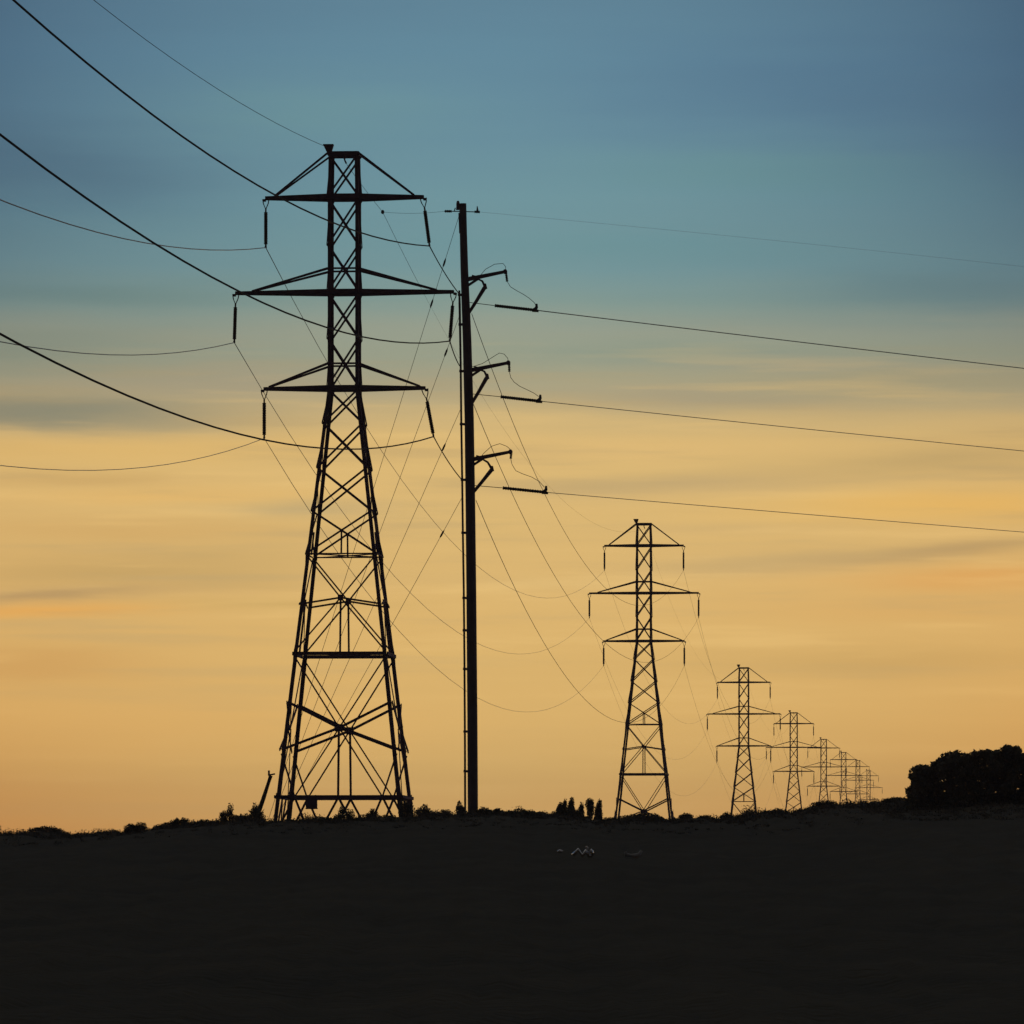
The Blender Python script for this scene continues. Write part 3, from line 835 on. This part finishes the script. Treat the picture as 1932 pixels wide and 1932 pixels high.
# leaning post left of the largest pylon
YL = 322.0
p0, p1 = at(482, 1553, YL), at(511, 1463, YL)
root = empty('leaning_post', p0); tag(root, 'thick leaning timber post propped beside the left foot of the largest pylon', 'post')
mb = MB(); mb.tube([Vector((-.2, 0, -.45)), (p1 - p0) * .5, p1 - p0], [.13, .115, .10], 10); mb.build('post_shaft', M_WOOD, root, True)
mb = MB(); d = p1 - p0; mb.bar(d + Vector((-.10, 0, -.02)), d + Vector((-.10, 0, .26)), .10, .12); mb.bar(d + Vector((-.1, 0, .02)), d + Vector((.22, 0, .08)), .08, .08)
mb.build('cap_bracket', M_STEEL, root)

# big dark tree on the right
YT = 292.0; sT = K / YT
tx = (2010 - CX) / K * YT
tb = Vector((tx, YT, ground(tx, YT) - .1))
tree = empty('spreading_tree', tb); tag(tree, 'big dark bushy tree filling the right edge of the skyline', 'tree')
rng = random.Random(5)
OUT = [(1709, 1532), (1712, 1514), (1717, 1503), (1720, 1485), (1724, 1473), (1722, 1464), (1727, 1449), (1735, 1452), (1750, 1447), (1754, 1437), (1771, 1432), (1781, 1425),
       (1793, 1421), (1829, 1419), (1852, 1415), (1882, 1416), (1894, 1406), (1903, 1416), (1908, 1409), (1920, 1420), (1940, 1424), (2000, 1420), (2060, 1416), (2120, 1424), (2180, 1440), (2240, 1466), (2280, 1500), (2290, 1530)]
mb = MB()
def tz(x, row): q = at(x, row, YT); return q - tb
OUT = [p_ for a_, b_ in zip(OUT, OUT[1:]) for p_ in (a_, ((a_[0]+b_[0])/2, (a_[1]+b_[1])/2 + rng.uniform(-4, 4)))] + [OUT[-1]]
lumps = []
for (x, row) in OUT:
    for k in range(3):
        r = rng.uniform(.14, .30)
        c = tz(x, row); inw = Vector((tx - (c + tb).x, 0, (ground(tx, YT) + .6) - (c + tb).z)).normalized()
        lumps.append((c + inw * (r * 1.12 + .06) + Vector((rng.uniform(-.35, .35), rng.uniform(-1.6, 1.6), rng.uniform(-.16, .02))), r))
x = 1732.0
while x < 2280:
    top = lerp_tab(OUT, x); row = top + 17
    while row < 1542:
        for k in range(2):
            c = tz(x + rng.uniform(-6, 6), row + rng.uniform(-5, 5))
            lumps.append((Vector((c.x, rng.uniform(-1.6, 1.6), c.z)), rng.uniform(.27, .40)))
        row += 13
    x += 14
for c, r in lumps:
    for _ in range(int(300 * r)):
        d = Vector((rng.gauss(0, 1), rng.gauss(0, 1), rng.gauss(0, 1))).normalized() * (r * rng.uniform(.3, 1.0) ** .5)
        d.z *= .85
        if (c + d).z > -.3: leaf(mb.v, mb.f, c + d, .20, rng)
mb.build('crown', M_LEAF, tree)
mb = MB()
mb.tube([(0, 0, -.4), (.1, 0, .5), (.05, .1, 1.1)], [.34, .27, .2], 10)
for k in range(12):
    a_ = rng.uniform(0, 6.28); L = rng.uniform(1.5, 5.2)
    e_ = Vector((math.cos(a_) * L, math.sin(a_) * min(L, 2.6), rng.uniform(.7, 2.0)))
    mb.tube([(.05, .05, .5), e_ * .45 + Vector((0, 0, .45)), e_], [.14, .09, .03], 6)
mb.build('trunk', M_BARK, tree)

# knee-high scrub massed along the ridge: past counting
rng = random.Random(21); mb = MB()
for k in range(1500):
    x = rng.uniform(-33, 36); y = rng.uniform(300, 320)
    cl = max(0.0, .45 + .55 * math.sin(x * .83 + 1.2) * math.sin(x * .29 + .4) + .25 * math.sin(x * 2.3))
    if y < 311 and rng.random() < .45: continue
    r = rng.uniform(.06, .17) + .24 * cl * rng.random() ** 2
    c0 = Vector((x, y, ground(x, y) + r * .35))
    for _ in range(int(26 + 190 * r)):
        d = Vector((rng.gauss(0, 1), rng.gauss(0, 1), rng.gauss(0, 1))).normalized() * (rng.random() ** .5)
        leaf(mb.v, mb.f, c0 + Vector((d.x * r * 1.5, d.y * r * 1.2, d.z * r)), .095, rng)
for k in range(2600):
    if k % 2: x, y = rng.uniform(17, 30), 300 - 42 * rng.random() ** 1.8
    else: x, y = rng.uniform(-32, 33), 312 - 50 * rng.random() ** 2.2
    r = rng.uniform(.05, .16)
    c0 = Vector((x, y, ground(x, y) + r * .25))
    for _ in range(int(14 + 90 * r)):
        d = Vector((rng.gauss(0, 1), rng.gauss(0, 1), rng.gauss(0, 1))).normalized() * (rng.random() ** .5)
        leaf(mb.v, mb.f, c0 + Vector((d.x * r * 2.0, d.y * r * 2.4, d.z * r * .7)), .085, rng)
un_ = mb.build('undergrowth', M_LEAF2); tag(un_, 'low ragged scrub massed along the ridge', 'undergrowth', kind='stuff')

# grass on the ridge: past counting
rng = random.Random(8); mb = MB()
for _ in range(5200):
    y = rng.uniform(300, 324); x = rng.uniform(-31, 33)
    z = ground(x, y)
    cl = .5 + .5 * math.sin(x * 1.3 + 2) * math.sin(x * .37 + 1)
    for b in range(3):
        h = rng.uniform(.04, .13) * (.5 + cl); lx, ly = rng.gauss(0, .05), rng.gauss(0, .05); ox, oy = rng.gauss(0, .08), rng.gauss(0, .08)
        i = len(mb.v)
        mb.v += [Vector((x+ox-.014, y+oy, z-.03)), Vector((x+ox+.014, y+oy, z-.03)), Vector((x+ox+lx, y+oy+ly, z+h))]
        mb.f.append((i, i+1, i+2))
gr_ = mb.build('grass', M_GRASS); tag(gr_, 'short dry grass along the ridge', 'grass', kind='stuff')

# pale scraps lying on the dark slope
def on_slope(x, row):
    lo, hi = 60.0, YC
    f_ = lambda Y: HY - K * (ground((x - CX) / K * Y, Y) - ZC) / Y - row
    for _ in range(50):
        md = (lo + hi) / 2
        if f_(md) > 0: lo = md
        else: hi = md
    Y = (lo + hi) / 2; X = (x - CX) / K * Y
    return Vector((X, Y, ground(X, Y)))
b0 = on_slope(1100, 1617); sc_ = K / b0.y
def lp(zx, zy, dY=0):   # small local offsets in working units about (1100, 1617)
    return Vector(((zx - 1100) / sc_, dY, (1617 - zy) / sc_))
root = empty('bent_pipe', b0); tag(root, 'pale bent pipe zigzagging up beside a small hoop on the dark slope', 'pipe')
mb = MB(); mb.tube([lp(1080.5, 1614), lp(1091, 1603.5), lp(1098.5, 1614.5), lp(1107.5, 1604)], .066, 8); mb.build('zigzag_rail', M_PALE, root, True)
mb = MB(); mb.tube([lp(1110, 1606), lp(1109, 1611), lp(1111, 1614.5), lp(1116, 1614.5), lp(1118.5, 1611.5), lp(1117, 1607), lp(1113, 1604)], .06, 8); mb.build('hoop', M_PALE, root, True)
mb = MB(); mb.tube([lp(1106, 1596.5), lp(1109.5, 1601.5)], .03, 6); mb.build('rod_end', M_PALE, root, True)
b1 = on_slope(1056, 1609.5); mb = MB(); mb.blob((0, 0, .06), .085, .06, .06); mb.bar((0.02, 0, 0), (.09, 0, .1), .06, .06)
o = mb.build('stone', M_PALE, None, True); o.location = b1; tag(o, 'small pale stone lying left of the bent pipe', 'stone')
b2 = on_slope(1195, 1616); mb = MB(); mb.tube([(-.26, 0, .16), (-.24, 0, .06), (-.08, 0, .03), (.08, 0, .02), (.2, 0, .08), (.27, 0, .2)], [.05, .07, .05, .08, .06, .04], 8)
o = mb.build('branch', M_DULL, None, True); o.location = b2; tag(o, 'dull grey fallen branch on the dark slope right of the bent pipe', 'branch')
